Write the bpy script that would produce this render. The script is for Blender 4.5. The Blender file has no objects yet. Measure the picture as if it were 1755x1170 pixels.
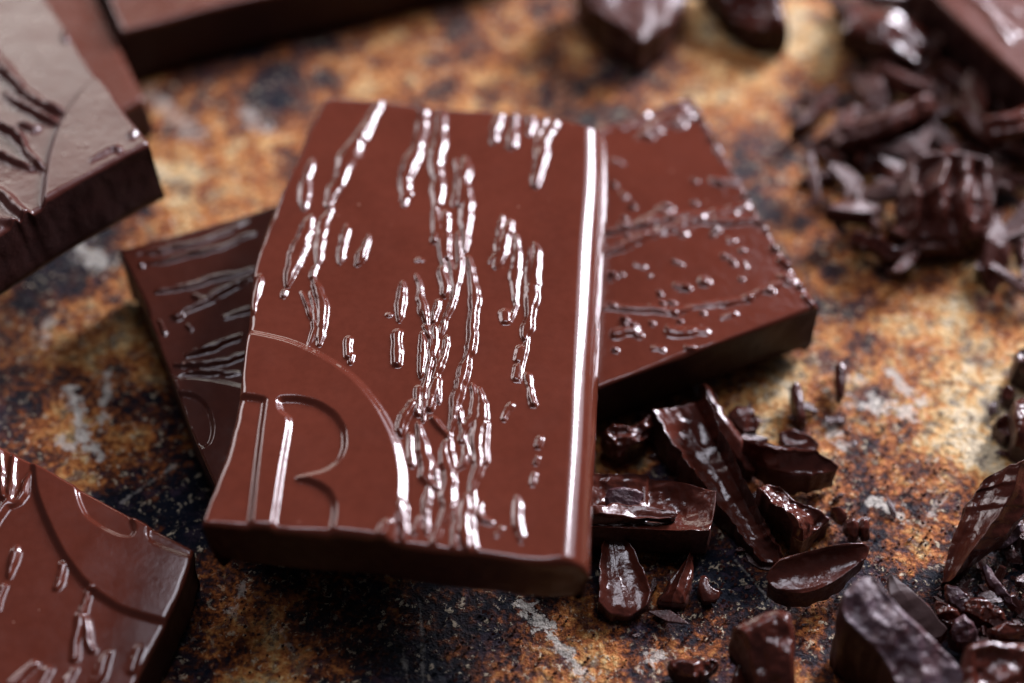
import bpy, math, random
import numpy as np
from mathutils import Vector, Matrix

random.seed(7)
RNG = np.random.default_rng(11)
scene = bpy.context.scene
COL = scene.collection
CM = 0.01                                   # everything is laid out in centimetres and stored in metres

# ------------------------------------------------------------------ camera
PW, PH = 1755.0, 1170.0
LENS, PITCH, DIST = 60.0, math.radians(50.0), 23.0
AIM = np.array([0.0, 0.0, 0.5])
FPX = LENS / 36.0 * PW
FWD = np.array([0.0, math.cos(PITCH), -math.sin(PITCH)])
UPV = np.array([0.0, math.sin(PITCH), math.cos(PITCH)])
RGT = np.array([1.0, 0.0, 0.0])
CAMP = AIM - FWD * DIST
cd = bpy.data.cameras.new('camera')
cd.lens = LENS; cd.sensor_width = 36.0
cd.clip_start = 0.005; cd.clip_end = 20.0
cam = bpy.data.objects.new('camera', cd)
cam.location = Vector(CAMP * CM)
cam.rotation_euler = (math.pi / 2 - PITCH, 0, 0)
COL.objects.link(cam); scene.camera = cam
cd.dof.use_dof = True
cd.dof.focus_distance = 20.95 * CM
cd.dof.aperture_fstop = 7.6
cd.dof.aperture_blades = 0

# ------------------------------------------------------------------ world, window light and an added halo lamp
w = bpy.data.worlds.new('World'); scene.world = w; w.use_nodes = True
bg = w.node_tree.nodes['Background']
bg.inputs[0].default_value = (0.86, 0.84, 1.0, 1); bg.inputs[1].default_value = 0.05

def area(name, az, el, dist, sx, sy, power, color):
    """soft window-like lamp; az is degrees right of straight away from the camera"""
    a, e = math.radians(az), math.radians(el)
    d = Vector((math.sin(a) * math.cos(e), math.cos(a) * math.cos(e), math.sin(e)))
    l = bpy.data.lights.new(name, 'AREA'); l.shape = 'RECTANGLE'
    l.size = sx * CM; l.size_y = sy * CM; l.energy = power; l.color = color
    o = bpy.data.objects.new(name, l); COL.objects.link(o)
    o.location = d * dist * CM + Vector((0, 0, 0.01))
    o.rotation_euler = (-d).to_track_quat('-Z', 'Y').to_euler()
    return o
area('window_light', 42, 28, 60, 14, 25, 8.6, (0.92, 0.89, 1.0))
area('added_halo_light', 40, 30, 68, 46, 42, 2.4, (0.92, 0.88, 1.0))  # added wide dim lamp, gives highlights of the window light a soft halo
area('roof_window_light', 4, 77, 75, 36, 20, 2.4, (0.88, 0.87, 1.0))
area('side_window_light', -46, 25, 68, 26, 28, 1.7, (1.0, 0.90, 0.92))
area('far_window_light', -14, 17, 85, 40, 16, 1.25, (1.0, 0.97, 0.90))

vs = scene.view_settings
vs.view_transform = 'Standard'; vs.look = 'None'; vs.exposure = 0.06; vs.gamma = 1.0
vs.use_curve_mapping = False
scene.render.engine = 'CYCLES'
scene.cycles.use_denoising = True
scene.cycles.max_bounces = 6
scene.cycles.caustics_reflective = False; scene.cycles.caustics_refractive = False

# ------------------------------------------------------------------ geometry from the lens model
def rays(pp):
    pp = np.asarray(pp, float).reshape(-1, 2)
    return FWD[None] * FPX + RGT[None] * (pp[:, :1] - PW / 2) + UPV[None] * (PH / 2 - pp[:, 1:2])

def at(px, py, z):
    d = rays([[px, py]])[0]
    return CAMP + d * ((z - CAMP[2]) / d[2])

class Plane:
    """z = z0 + sx (x - x0) + sy (y - y0)"""
    def __init__(s, px, py, z, sx=0.0, sy=0.0):
        s.p = at(px, py, z); s.n = np.array([-sx, -sy, 1.0]); s.n /= np.linalg.norm(s.n)
        e1 = np.array([1.0, 0, sx]); s.e1 = e1 / np.linalg.norm(e1); s.e2 = np.cross(s.n, s.e1)
    def hit(s, pp):
        d = rays(pp); t = ((s.p - CAMP) @ s.n) / (d @ s.n)
        return CAMP + d * t[:, None]
    def uv(s, P):
        q = P - s.p
        return np.stack([q @ s.e1, q @ s.e2], -1)
    def uvpx(s, pp): return s.uv(s.hit(pp))
    def scale(s, pp):
        P = s.hit(pp); return FPX / ((P - CAMP) @ FWD)

# ------------------------------------------------------------------ numpy noise
def _h(i, j, k, seed):
    n = (i.astype(np.int64) * 374761393 + j.astype(np.int64) * 668265263 + k.astype(np.int64) * 2147483647 + seed * 974711) & 0xffffffff
    n = ((n ^ (n >> 13)) * 1274126177) & 0xffffffff
    n = ((n ^ (n >> 16)) * 2246822519) & 0xffffffff
    return ((n ^ (n >> 15)) & 0xffffff) / float(0xffffff)

def vnoise(P, f, seed=0):
    q = P * f + 1000.37; i = np.floor(q).astype(np.int64); t = q - i
    t = t * t * t * (t * (t * 6 - 15) + 10)
    r = 0
    for a in (0, 1):
        wa = t[..., 0] if a else 1 - t[..., 0]
        for b in (0, 1):
            wb = t[..., 1] if b else 1 - t[..., 1]
            for c in (0, 1):
                wc = t[..., 2] if c else 1 - t[..., 2]
                r = r + wa * wb * wc * _h(i[..., 0] + a, i[..., 1] + b, i[..., 2] + c, seed)
    return r * 2 - 1

def fbm(P, f, o=3, seed=0):
    r = 0; a = 1.0; s = 0
    for k in range(o):
        r = r + a * vnoise(P, f * 2 ** k, seed + k * 17); s += a; a *= .5
    return r / s

def sstep(x): 
    x = np.clip(x, 0, 1); return x * x * (3 - 2 * x)

# ------------------------------------------------------------------ materials
def nd(nt, kind, **kw):
    n = nt.nodes.new(kind)
    for k, v in kw.items(): setattr(n, k, v)
    return n

def lk(nt, a, b): nt.links.new(a, b)

def math_node(nt, op, a, b=None, clamp=False):
    n = nd(nt, 'ShaderNodeMath', operation=op, use_clamp=clamp)
    for i, v in enumerate((a, b)):
        if v is None: continue
        if isinstance(v, (int, float)): n.inputs[i].default_value = v
        else: lk(nt, v, n.inputs[i])
    return n.outputs[0]

def coords_cm(nt):
    tc = nd(nt, 'ShaderNodeTexCoord')
    m = nd(nt, 'ShaderNodeVectorMath', operation='SCALE'); m.inputs['Scale'].default_value = 100.0
    lk(nt, tc.outputs['Object'], m.inputs[0]); return m.outputs[0]

def noise(nt, vec, scale, detail=3, rough=.5, dist=0.0):
    n = nd(nt, 'ShaderNodeTexNoise'); n.inputs['Scale'].default_value = scale
    n.inputs['Detail'].default_value = detail; n.inputs['Roughness'].default_value = rough
    n.inputs['Distortion'].default_value = dist
    lk(nt, vec, n.inputs['Vector']); return n.outputs['Fac']

def ramp(nt, fac, stops, interp='LINEAR'):
    r = nd(nt, 'ShaderNodeValToRGB'); e = r.color_ramp.elements; r.color_ramp.interpolation = interp
    while len(e) < len(stops): e.new(0.5)
    for el, (p, c) in zip(e, stops):
        el.position = p; el.color = c if len(c) == 4 else (*c, 1)
    lk(nt, fac, r.inputs[0]); return r.outputs[0]

def maprange(nt, v, a, b, c, d):
    m = nd(nt, 'ShaderNodeMapRange'); lk(nt, v, m.inputs[0])
    for i, x in enumerate((a, b, c, d)): m.inputs[i + 1].default_value = x
    return m.outputs[0]

def chocolate(name, c0, c1, r0, r1, bump=0.06, bscale=14, fleck=True, bloom=0.0, pits=0.0, spec=0.5):
    m = bpy.data.materials.new(name); m.use_nodes = True; nt = m.node_tree
    b = nt.nodes['Principled BSDF']; v = coords_cm(nt)
    n1 = noise(nt, v, 0.9, 5, .6); n2 = noise(nt, v, 9, 4, .65)
    col = ramp(nt, math_node(nt, 'ADD', math_node(nt, 'MULTIPLY', n1, .6), math_node(nt, 'MULTIPLY', n2, .4)),
               [(0.35, c0), (0.65, c1)])
    if bloom > 0:
        bl = noise(nt, v, 3.2, 6, .7, .6)
        f = maprange(nt, bl, 0.45, 0.72, 0.0, bloom)
        mx = nd(nt, 'ShaderNodeMix', data_type='RGBA'); lk(nt, f, mx.inputs[0]); lk(nt, col, mx.inputs[6])
        mx.inputs[7].default_value = (0.17, 0.15, 0.20, 1); col = mx.outputs[2]
    if fleck:                                # dust and cocoa specks
        vo = nd(nt, 'ShaderNodeTexVoronoi'); vo.inputs['Scale'].default_value = 5.0; lk(nt, v, vo.inputs['Vector'])
        vw = nd(nt, 'ShaderNodeTexWhiteNoise', noise_dimensions='3D'); lk(nt, vo.outputs['Position'], vw.inputs['Vector'])
        sz = maprange(nt, vw.outputs['Value'], .55, 1.0, 0.0, 0.085)
        f = maprange(nt, math_node(nt, 'SUBTRACT', sz, vo.outputs['Distance']), 0.0, 0.02, 0.0, 0.6)
        mx = nd(nt, 'ShaderNodeMix', data_type='RGBA'); lk(nt, f, mx.inputs[0]); lk(nt, col, mx.inputs[6])
        mx.inputs[7].default_value = (0.40, 0.22, 0.16, 1); col = mx.outputs[2]
    lk(nt, col, b.inputs['Base Color'])
    lk(nt, maprange(nt, noise(nt, v, 2.2, 5, .65), .3, .7, r0, r1), b.inputs['Roughness'])
    b.inputs['IOR'].default_value = 1.5; b.inputs['Specular IOR Level'].default_value = spec
    bp = nd(nt, 'ShaderNodeBump'); bp.inputs['Strength'].default_value = bump; bp.inputs['Distance'].default_value = 0.0004
    hgt = noise(nt, v, bscale, 5, .6)
    if pits > 0:
        vo2 = nd(nt, 'ShaderNodeTexVoronoi'); vo2.inputs['Scale'].default_value = 6.0; lk(nt, v, vo2.inputs['Vector'])
        hgt = math_node(nt, 'ADD', hgt, math_node(nt, 'MULTIPLY', vo2.outputs['Distance'], pits))
    lk(nt, hgt, bp.inputs['Height'])
    lk(nt, bp.outputs[0], b.inputs['Normal'])
    return m

M_TOP = chocolate('moulded_chocolate', (0.070, 0.0158, 0.0088), (0.094, 0.0216, 0.0122), 0.08, 0.17, 0.035, 18)
M_BACK = chocolate('soft_moulded_chocolate', (0.082, 0.023, 0.0135), (0.102, 0.029, 0.0175), 0.22, 0.34, 0.10, 12, pits=.5)
M_SIDE = chocolate('shaded_broken_chocolate', (0.020, 0.0052, 0.0042), (0.030, 0.0078, 0.006), 0.42, 0.58, 0.3, 7, fleck=False, spec=.28)  # broken side faces, their shade put into a darker base colour
M_SHADED = chocolate('shaded_moulded_chocolate', (0.036, 0.0095, 0.006), (0.050, 0.0130, 0.008), 0.10, 0.2, 0.08, 12)  # same chocolate darkened, shadow on the left under-piece painted in
M_FRACT = chocolate('fractured_chocolate', (0.034, 0.0095, 0.0065), (0.058, 0.0165, 0.0110), 0.32, 0.52, 1.0, 9, fleck=False)
M_DARK = chocolate('dark_moulded_chocolate', (0.050, 0.013, 0.010), (0.064, 0.017, 0.012), 0.24, 0.36, 0.10, 12, pits=.5)
M_WET = chocolate('glossy_chocolate', (0.046, 0.0110, 0.0072), (0.068, 0.0162, 0.0100), 0.08, 0.22, 0.38, 7, fleck=False)
M_MATT = chocolate('matt_chocolate', (0.040, 0.017, 0.019), (0.068, 0.028, 0.032), 0.28, 0.46, 1.0, 7, fleck=False, bloom=.36)
M_SLATE = chocolate('dull_moulded_chocolate', (0.042, 0.022, 0.021), (0.052, 0.028, 0.026), 0.42, 0.5, 0.12, 24, fleck=False)
M_SHAVE = chocolate('shaved_chocolate', (0.040, 0.0110, 0.0075), (0.066, 0.0180, 0.0125), 0.24, 0.42, 0.6, 7, fleck=False, spec=.26)
M_CRUMB = chocolate('crumbled_chocolate', (0.030, 0.0085, 0.007), (0.055, 0.015, 0.011), 0.14, 0.36, 0.4, 9, fleck=False)

# ------------------------------------------------------------------ mesh helpers
def build_mesh(name, V, quads, tris=None, mats=(), qm=None, normals=None, smooth=True):
    me = bpy.data.meshes.new(name)
    quads = np.asarray(quads, np.int32).reshape(-1, 4)
    tris = np.zeros((0, 3), np.int32) if tris is None else np.asarray(tris, np.int32).reshape(-1, 3)
    nq, ntr = len(quads), len(tris)
    me.vertices.add(len(V)); me.vertices.foreach_set('co', (np.asarray(V) * CM).astype(np.float32).ravel())
    me.loops.add(nq * 4 + ntr * 3)
    me.loops.foreach_set('vertex_index', np.concatenate([quads.ravel(), tris.ravel()]).astype(np.int32))
    me.polygons.add(nq + ntr)
    st = np.concatenate([np.arange(nq) * 4, nq * 4 + np.arange(ntr) * 3]).astype(np.int32)
    me.polygons.foreach_set('loop_start', st)
    for m in mats: me.materials.append(m)
    if qm is not None: me.polygons.foreach_set('material_index', np.asarray(qm, np.int32))
    me.polygons.foreach_set('use_smooth', np.full(nq + ntr, smooth))
    me.update(calc_edges=True); me.validate()
    if normals is not None:
        me.normals_split_custom_set_from_vertices([tuple(n) for n in normals])
    return me

def vert_normals(V, quads, tris):
    N = np.zeros_like(V)
    if len(quads):
        a = V[quads[:, 2]] - V[quads[:, 0]]; b = V[quads[:, 3]] - V[quads[:, 1]]
        n = np.cross(a, b)
        for k in range(4): np.add.at(N, quads[:, k], n)
    if len(tris):
        n = np.cross(V[tris[:, 1]] - V[tris[:, 0]], V[tris[:, 2]] - V[tris[:, 0]])
        for k in range(3): np.add.at(N, tris[:, k], n)
    return N / np.maximum(np.linalg.norm(N, axis=1, keepdims=True), 1e-12)

def link(name, me, parent=None, label=None, cat=None, group=None, kind=None):
    o = bpy.data.objects.new(name, me); COL.objects.link(o)
    if parent is not None: o.parent = parent
    for k, v in (('label', label), ('category', cat), ('group', group), ('kind', kind)):
        if v: o[k] = v
    return o

def chaikin(p, it=2):
    p = np.asarray(p, float)
    for _ in range(it):
        if len(p) < 3: break
        q = .75 * p[:-1] + .25 * p[1:]; r = .25 * p[:-1] + .75 * p[1:]
        m = np.empty((2 * len(q), p.shape[1])); m[0::2] = q; m[1::2] = r
        p = np.vstack([p[:1], m, p[-1:]])
    return p

def resample(p, t):
    d = np.concatenate([[0], np.cumsum(np.linalg.norm(np.diff(p, axis=0), axis=1))])
    d /= d[-1]
    return np.stack([np.interp(t, d, p[:, k]) for k in range(p.shape[1])], -1)

def params(n, length, r):
    """uniform parameters with extra rows inside the rounded rim"""
    e = min(r / length, 0.2)
    rim = e * np.array([0, .06, .16, .3, .5, .75, 1.0])
    return np.concatenate([rim, np.linspace(e, 1 - e, n)[1:-1], (1 - rim)[::-1]])

def slab(T, R, B, L, thick, nu, nv, rim=0.05, relief=None, down=None, jag=0.03, jagf=3.0, draft=0.0,
         bevel=None, smooth=2, seed=0, rows=9, floor=0.015, up=None, rimnoise=0.0):
    """a solid plate from its four 3-D top edges (cm); returns the arrays of the mesh.
    T and B run left to right, L and R run far to near."""
    T, R, B, L = [chaikin(x, smooth) for x in (T, R, B, L)]
    ln = lambda p: np.linalg.norm(np.diff(p, axis=0), axis=1).sum()
    W, H = .5 * (ln(T) + ln(B)), .5 * (ln(L) + ln(R))
    u = params(nu, W, rim); v = params(nv, H, rim)
    t, b, l, r = resample(T, u), resample(B, u), resample(L, v), resample(R, v)
    U, Vv = np.meshgrid(u, v); u3, v3 = U[..., None], Vv[..., None]
    P = (1 - v3) * t[None] + v3 * b[None] + (1 - u3) * l[:, None] + u3 * r[:, None] \
        - ((1 - u3) * (1 - v3) * t[0] + u3 * (1 - v3) * t[-1] + (1 - u3) * v3 * b[0] + u3 * v3 * b[-1])
    if up is None:
        up = np.cross(P[0, -1] - P[-1, 0], P[0, 0] - P[-1, -1]); up = up / np.linalg.norm(up)
        if up[2] < 0: up = -up
    dn = -up if down is None else np.asarray(down, float)
    h = np.zeros(U.shape); ids = np.zeros(U.shape, int)
    if relief is not None: h, ids = relief(P, U, Vv)
    # rounded rim
    rr = rim
    drop = np.zeros(U.shape)
    sides = {'l': U * W, 'r': (1 - U) * W, 't': Vv * H, 'b': (1 - Vv) * H}
    for s, d in sides.items():
        if bevel and s == bevel[0]:
            x = np.clip(1 - d / bevel[1], 0, 1); drop = np.maximum(drop, bevel[2] * x ** bevel[3])
            h = h * sstep((d - bevel[1] * .3) / (bevel[1] * .7))
        rn = rr * (1 + rimnoise * fbm(P, 2.5, 2, seed + 91)) if rimnoise else rr
        x = np.clip(1 - d / rn, 0, 1)
        drop = drop + rn * (1 - np.sqrt(np.maximum(1 - x * x, 0)))
    G = P + up * (h - drop)[..., None]
    nvv, nuu = U.shape
    idx = np.arange(nvv * nuu).reshape(nvv, nuu)
    quads = np.stack([idx[1:, :-1], idx[1:, 1:], idx[:-1, 1:], idx[:-1, :-1]], -1).reshape(-1, 4)
    fid = ids[:-1, :-1].ravel()
    loop = np.concatenate([idx[0, ::-1], idx[1:, 0], idx[-1, 1:], idx[-2:0:-1, -1]])   # anticlockwise from above
    Vl = [G.reshape(-1, 3)]
    base = Vl[0][loop]; nl = len(loop)
    tan = np.roll(base, -1, 0) - np.roll(base, 1, 0)
    for _ in range(4): tan = (np.roll(tan, 1, 0) + tan + np.roll(tan, -1, 0)) / 3
    out = np.cross(tan, up); out /= np.maximum(np.linalg.norm(out, axis=1, keepdims=True), 1e-9)
    plane0 = P.reshape(-1, 3)[loop]
    off = nvv * nuu; prev = loop; Q = [quads]; qm = [np.zeros(len(quads), int)]
    for k in range(1, rows + 1):
        f = (k / rows) ** 1.15
        rowp = base * (1 - f) + (plane0 + dn * thick) * f
        w_ = min(1.0, f * 4)
        rowp = rowp + out * (draft * f + (jag * fbm(rowp, jagf, 3, seed + 5) + .35 * jag * fbm(rowp, jagf * 4, 2, seed + 8)) * w_)[:, None]
        if k == rows: rowp = rowp - out * rim * .8
        rowp[:, 2] = np.maximum(rowp[:, 2], floor)
        cur = off + np.arange(nl); off += nl; Vl.append(rowp)
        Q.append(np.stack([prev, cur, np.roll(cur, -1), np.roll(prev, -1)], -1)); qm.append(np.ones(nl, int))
        prev = cur
    Vl.append(Vl[-1].mean(0, keepdims=True))
    tris = np.stack([np.roll(prev, -1), prev, np.full(nl, off)], -1)
    V = np.concatenate(Vl); quads_all = np.concatenate(Q); qm = np.concatenate(qm)
    fid = np.concatenate([fid, np.zeros(len(quads_all) - len(fid), int)])
    N = vert_normals(V, quads_all, tris)
    return dict(V=V, Q=quads_all, T=tris, qm=qm, fid=fid, N=N)

def emit(name, S, mats, label=None, cat=None, group=None, names=None, kinds=None):
    """link a slab; faces with an id > 0 become child parts named names[id]"""
    V, Q, T, qm, fid, N = (S[k] for k in ('V', 'Q', 'T', 'qm', 'fid', 'N'))
    if names is None:
        me = build_mesh(name, V, Q, T, mats, np.concatenate([qm, np.ones(len(T), int)]), N)
        return link(name, me, None, label, cat, group)
    c = V.mean(0); c = np.array([c[0], c[1], V[:, 2].min()])
    root = bpy.data.objects.new(name, None); COL.objects.link(root); root.location = Vector(c * CM)
    root.empty_display_size = 0.005
    root['label'] = label; root['category'] = cat
    if group: root['group'] = group
    disc_ob = None
    order = sorted(set(fid.tolist()), key=lambda i: (i and names[i] == 'emblem_letter', i))
    for i in order:
        sel = fid == i
        q = Q[sel]; tr = T if i == 0 else np.zeros((0, 3), int)
        used = np.unique(np.concatenate([q.ravel(), tr.ravel()])).astype(int)
        mp = np.full(len(V), -1); mp[used] = np.arange(len(used))
        nm = 'body' if i == 0 else names[i]
        me = build_mesh(nm, V[used] - c, mp[q], mp[tr] if len(tr) else None, mats,
                        np.concatenate([qm[sel], np.ones(len(tr), int)]), N[used])
        o = link(nm, me, root)
        if nm == 'emblem_disc': disc_ob = o
        if nm == 'emblem_letter' and disc_ob is not None: o.parent = disc_ob
    return root

# ------------------------------------------------------------------ relief moulded into the plates
def seg_dist(q, a, b):
    ab = b - a; t = np.clip(((q - a) @ ab) / max(ab @ ab, 1e-9), 0, 1)
    return np.linalg.norm(q - (a + t[:, None] * ab), axis=1), t

def poly_sd(q, poly):
    """signed distance, positive inside"""
    d = np.full(len(q), 1e9); ins = np.zeros(len(q), bool)
    n = len(poly)
    for i in range(n):
        a, b = poly[i], poly[(i + 1) % n]
        d = np.minimum(d, seg_dist(q, a, b)[0])
        c = ((a[1] > q[:, 1]) != (b[1] > q[:, 1])) & (q[:, 0] < (b[0] - a[0]) * (q[:, 1] - a[1]) / (b[1] - a[1] + 1e-12) + a[0])
        ins ^= c
    return np.where(ins, d, -d)

def round_poly(p, it=2):
    for _ in range(it):
        nx = np.roll(p, -1, 0); m = np.empty((2 * len(p), 2)); m[0::2] = .8 * p + .2 * nx; m[1::2] = .2 * p + .8 * nx; p = m
    return p

def blur(h, n=1):
    for _ in range(n):
        p = np.pad(h, 1, mode='edge'); h = (p[:-2, 1:-1] + 2 * p[1:-1, 1:-1] + p[2:, 1:-1]) / 4
        p = np.pad(h, 1, mode='edge'); h = (p[1:-1, :-2] + 2 * p[1:-1, 1:-1] + p[1:-1, 2:]) / 4
    return h

def moulded(plane, ridges, regions=(), warp=0.045, wf=2.6, seed=0, edge=0.72, nblur=1, grain=0.0, wave=0.007, wscale=1.08, hscale=.6, fine=.011, hm2=.12):
    """ridges: (px polyline, half width px, height cm[, part id]); regions: (px polygon, height, soft, part id)"""
    def f(P, U, V):
        sh = U.shape; P3 = P.reshape(-1, 3); q0 = plane.uv(P3)
        wv = np.stack([fbm(P3, wf, 3, seed + 1), fbm(P3, wf, 3, seed + 2)], -1) * warp
        q = q0 + wv + fine * np.stack([fbm(P3, 11, 2, seed + 11), fbm(P3, 11, 2, seed + 12)], -1)
        wm = 1 + .55 * fbm(P3, wf * 1.2, 3, seed + 3)
        hm = 1 + .5 * fbm(P3, wf * .7, 2, seed + 4) + hm2 * fbm(P3, 7.5, 2, seed + 13)
        h = np.zeros(len(q)); rid = np.zeros(len(q), int)
        for n, rg in enumerate(ridges):
            pts, hw, H = rg[:3]; H = H * hscale
            pid = rg[3] if len(rg) > 3 else 1
            pu = chaikin(plane.uvpx(pts), 1) if len(pts) > 2 else plane.uvpx(pts)
            w0 = hw / plane.scale(pts).mean() * wscale
            lo, hi = pu.min(0) - w0 * 1.7 - .08, pu.max(0) + w0 * 1.7 + .08
            m = np.all((q0 > lo) & (q0 < hi), axis=1)
            if not m.any(): continue
            qq = q[m]; d = np.full(len(qq), 1e9); tt = np.zeros(len(qq)); ns = len(pu) - 1
            for i in range(ns):
                dd, t = seg_dist(qq, pu[i], pu[i + 1]); c = dd < d
                d = np.where(c, dd, d); tt = np.where(c, (i + t) / ns, tt)
            taper = .22 + .78 * np.sin(np.pi * np.clip(tt * .96 + .02, 0, 1)) ** .75 if ns > 1 else np.ones(len(qq)) * .9
            ww = w0 * wm[m] * taper
            hh = H * hm[m] * (.45 + .55 * taper) * sstep((ww - d) / np.maximum(ww * edge, 1e-4))
            c = hh > h[m]; im = np.where(m)[0][c]
            h[im] = hh[c]; rid[im] = np.where(hh[c] > .12 * H, pid * 1000 + n, 0)
        h = blur(h.reshape(sh), nblur)
        hr = np.zeros(len(q)); gid = np.zeros(len(q), int)
        for n, (pts, H, soft, pid) in enumerate(regions):
            sd = poly_sd(q0 + wv * .12, round_poly(plane.uvpx(pts)))
            hr += H * sstep((sd + soft) / (2 * soft))
            if pid: gid = np.where(sd > -soft, pid * 1000 + n, gid)
        out = h + hr.reshape(sh) + wave * fbm(P3, .8, 2, seed + 6).reshape(sh)
        if grain: out = out + (grain * fbm(P3, 6, 3, seed + 9)).reshape(sh)
        ids = np.where(rid > 0, rid, gid).reshape(sh)
        return out, ids
    return f

def compact(S, kinds):
    """part ids (kind * 1000 + n) to small numbers and their names"""
    u = [i for i in sorted(set(S['fid'].tolist())) if i]
    names = {}
    fid = np.zeros_like(S['fid'])
    for k, i in enumerate(u, 1):
        fid[S['fid'] == i] = k; names[k] = kinds[i // 1000]
    S['fid'] = fid
    return names

KINDS = {1: 'ridge', 2: 'emblem_disc', 3: 'emblem_letter'}

# ------------------------------------------------------------------ the tray
def rusty_tray():
    m = bpy.data.materials.new('rusty_enamel'); m.use_nodes = True; nt = m.node_tree
    b = nt.nodes['Principled BSDF']; v = coords_cm(nt)
    wn = nd(nt, 'ShaderNodeTexNoise'); wn.inputs['Scale'].default_value = 1.6; wn.inputs['Detail'].default_value = 4
    lk(nt, v, wn.inputs['Vector'])
    ws = nd(nt, 'ShaderNodeVectorMath', operation='MULTIPLY_ADD'); lk(nt, wn.outputs['Color'], ws.inputs[0])
    ws.inputs[1].default_value = (1.3, 1.3, 0); ws.inputs[2].default_value = (-.65, -.65, 0)
    wv = nd(nt, 'ShaderNodeVectorMath', operation='ADD'); lk(nt, v, wv.inputs[0]); lk(nt, ws.outputs[0], wv.inputs[1])
    wv = wv.outputs[0]
    n1 = noise(nt, v, 0.42, 7, .62, .5); n2 = noise(nt, v, 2.3, 6, .66, .25); n3 = noise(nt, v, 11, 4, .62)
    t = math_node(nt, 'ADD', math_node(nt, 'MULTIPLY', n1, .90), math_node(nt, 'MULTIPLY', n2, .66))
    t = math_node(nt, 'ADD', t, math_node(nt, 'MULTIPLY', n3, .42))
    t = math_node(nt, 'ADD', math_node(nt, 'MULTIPLY', math_node(nt, 'SUBTRACT', t, 0.99), 1.85), 0.475)
    stains_and_shade = [  # px, py, radius cm, shift
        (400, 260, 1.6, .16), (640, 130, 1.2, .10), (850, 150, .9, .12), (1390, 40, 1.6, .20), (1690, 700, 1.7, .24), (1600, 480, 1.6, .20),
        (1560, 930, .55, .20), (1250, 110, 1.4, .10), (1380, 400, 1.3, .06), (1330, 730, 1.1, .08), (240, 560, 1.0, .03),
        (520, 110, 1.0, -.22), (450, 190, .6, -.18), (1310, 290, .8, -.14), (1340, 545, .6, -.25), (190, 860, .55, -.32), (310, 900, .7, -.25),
        (1270, 985, .75, -.26), (1690, 1030, 1.6, -.34), (650, 1080, 2.2, -.07), (350, 1040, .8, -.08), (560, 1150, 1.0, .10),  # blobs in front of the top piece mix dark patina with its painted shadow
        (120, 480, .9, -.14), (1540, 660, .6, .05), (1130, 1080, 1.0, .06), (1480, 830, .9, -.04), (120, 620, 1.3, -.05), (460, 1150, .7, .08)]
    for px, py, r, s in stains_and_shade:
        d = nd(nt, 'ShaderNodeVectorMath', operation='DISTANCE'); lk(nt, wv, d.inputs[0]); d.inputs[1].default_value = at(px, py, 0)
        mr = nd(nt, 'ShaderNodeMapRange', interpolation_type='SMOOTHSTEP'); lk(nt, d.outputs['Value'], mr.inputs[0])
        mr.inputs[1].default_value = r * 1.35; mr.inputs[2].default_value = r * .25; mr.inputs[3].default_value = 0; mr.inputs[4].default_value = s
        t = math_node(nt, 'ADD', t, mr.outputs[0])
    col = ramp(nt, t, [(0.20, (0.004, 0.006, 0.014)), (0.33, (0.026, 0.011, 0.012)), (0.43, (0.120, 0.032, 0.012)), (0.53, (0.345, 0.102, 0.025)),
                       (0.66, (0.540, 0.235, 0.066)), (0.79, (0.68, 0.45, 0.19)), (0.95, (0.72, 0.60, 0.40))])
    # bluish-violet dark speckle of the worn coating
    sp = noise(nt, v, 4.6, 6, .7, .3)
    sp2 = noise(nt, v, 1.3, 6, .68, .5)
    f = math_node(nt, 'MAXIMUM', maprange(nt, sp, .545, .595, 0, .72), maprange(nt, sp2, .565, .63, 0, .72))
    mx = nd(nt, 'ShaderNodeMix', data_type='RGBA'); lk(nt, f, mx.inputs[0]); lk(nt, col, mx.inputs[6])
    mx.inputs[7].default_value = (0.030, 0.019, 0.034, 1); col = mx.outputs[2]
    # bare pale flecks
    fk = noise(nt, v, 8.5, 5, .75, .4); fk2 = noise(nt, v, .9, 3, .5)
    f = math_node(nt, 'MULTIPLY', maprange(nt, fk, .588, .612, 0, .9), maprange(nt, fk2, .34, .52, .15, 1))
    mx = nd(nt, 'ShaderNodeMix', data_type='RGBA'); lk(nt, f, mx.inputs[0]); lk(nt, col, mx.inputs[6])
    mx.inputs[7].default_value = (0.62, 0.52, 0.36, 1); col = mx.outputs[2]
    # scratches down to pale metal, each where it lies on the tray
    fn = noise(nt, v, 6, 5, .72, .3)
    scr = [((897, 1040), (945, 1090), .16, .9), ((935, 1080), (1010, 1168), .12, .8), ((122, 668), (150, 770), .13, .95), ((186, 640), (172, 735), .10, .8),
           ((157, 760), (172, 778), .12, .9), ((85, 545), (70, 590), .12, .6), ((208, 860), (300, 795), .04, .5), ((720, 1030), (726, 1170), .03, .45),
           ((690, 1110), (700, 1170), .04, .4), ((1262, 960), (1320, 1030), .022, .5), ((1490, 690), (1560, 705), .22, .75), ((1530, 640), (1580, 690), .14, .7),
           ((1455, 690), (1500, 700), .13, .5), ((1500, 860), (1545, 880), .14, .8), ((1580, 900), (1625, 840), .06, .5), ((1105, 1135), (1135, 1125), .12, .7),
           ((130, 420), (170, 450), .25, .7), ((105, 755), (115, 765), .16, .7), ((1420, 730), (1450, 760), .14, .7), ((1440, 640), (1470, 650), .14, .5),
           ((420, 1000), (395, 1045), .10, .45), ((330, 1010), (300, 1050), .10, .35), ((480, 1080), (500, 1110), .06, .4), ((300, 1110), (330, 1095), .05, .4),
           ((1160, 1010), (1170, 1000), .1, .5), ((250, 150), (330, 230), .25, .35), ((420, 190), (455, 220), .2, .5)]
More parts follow.
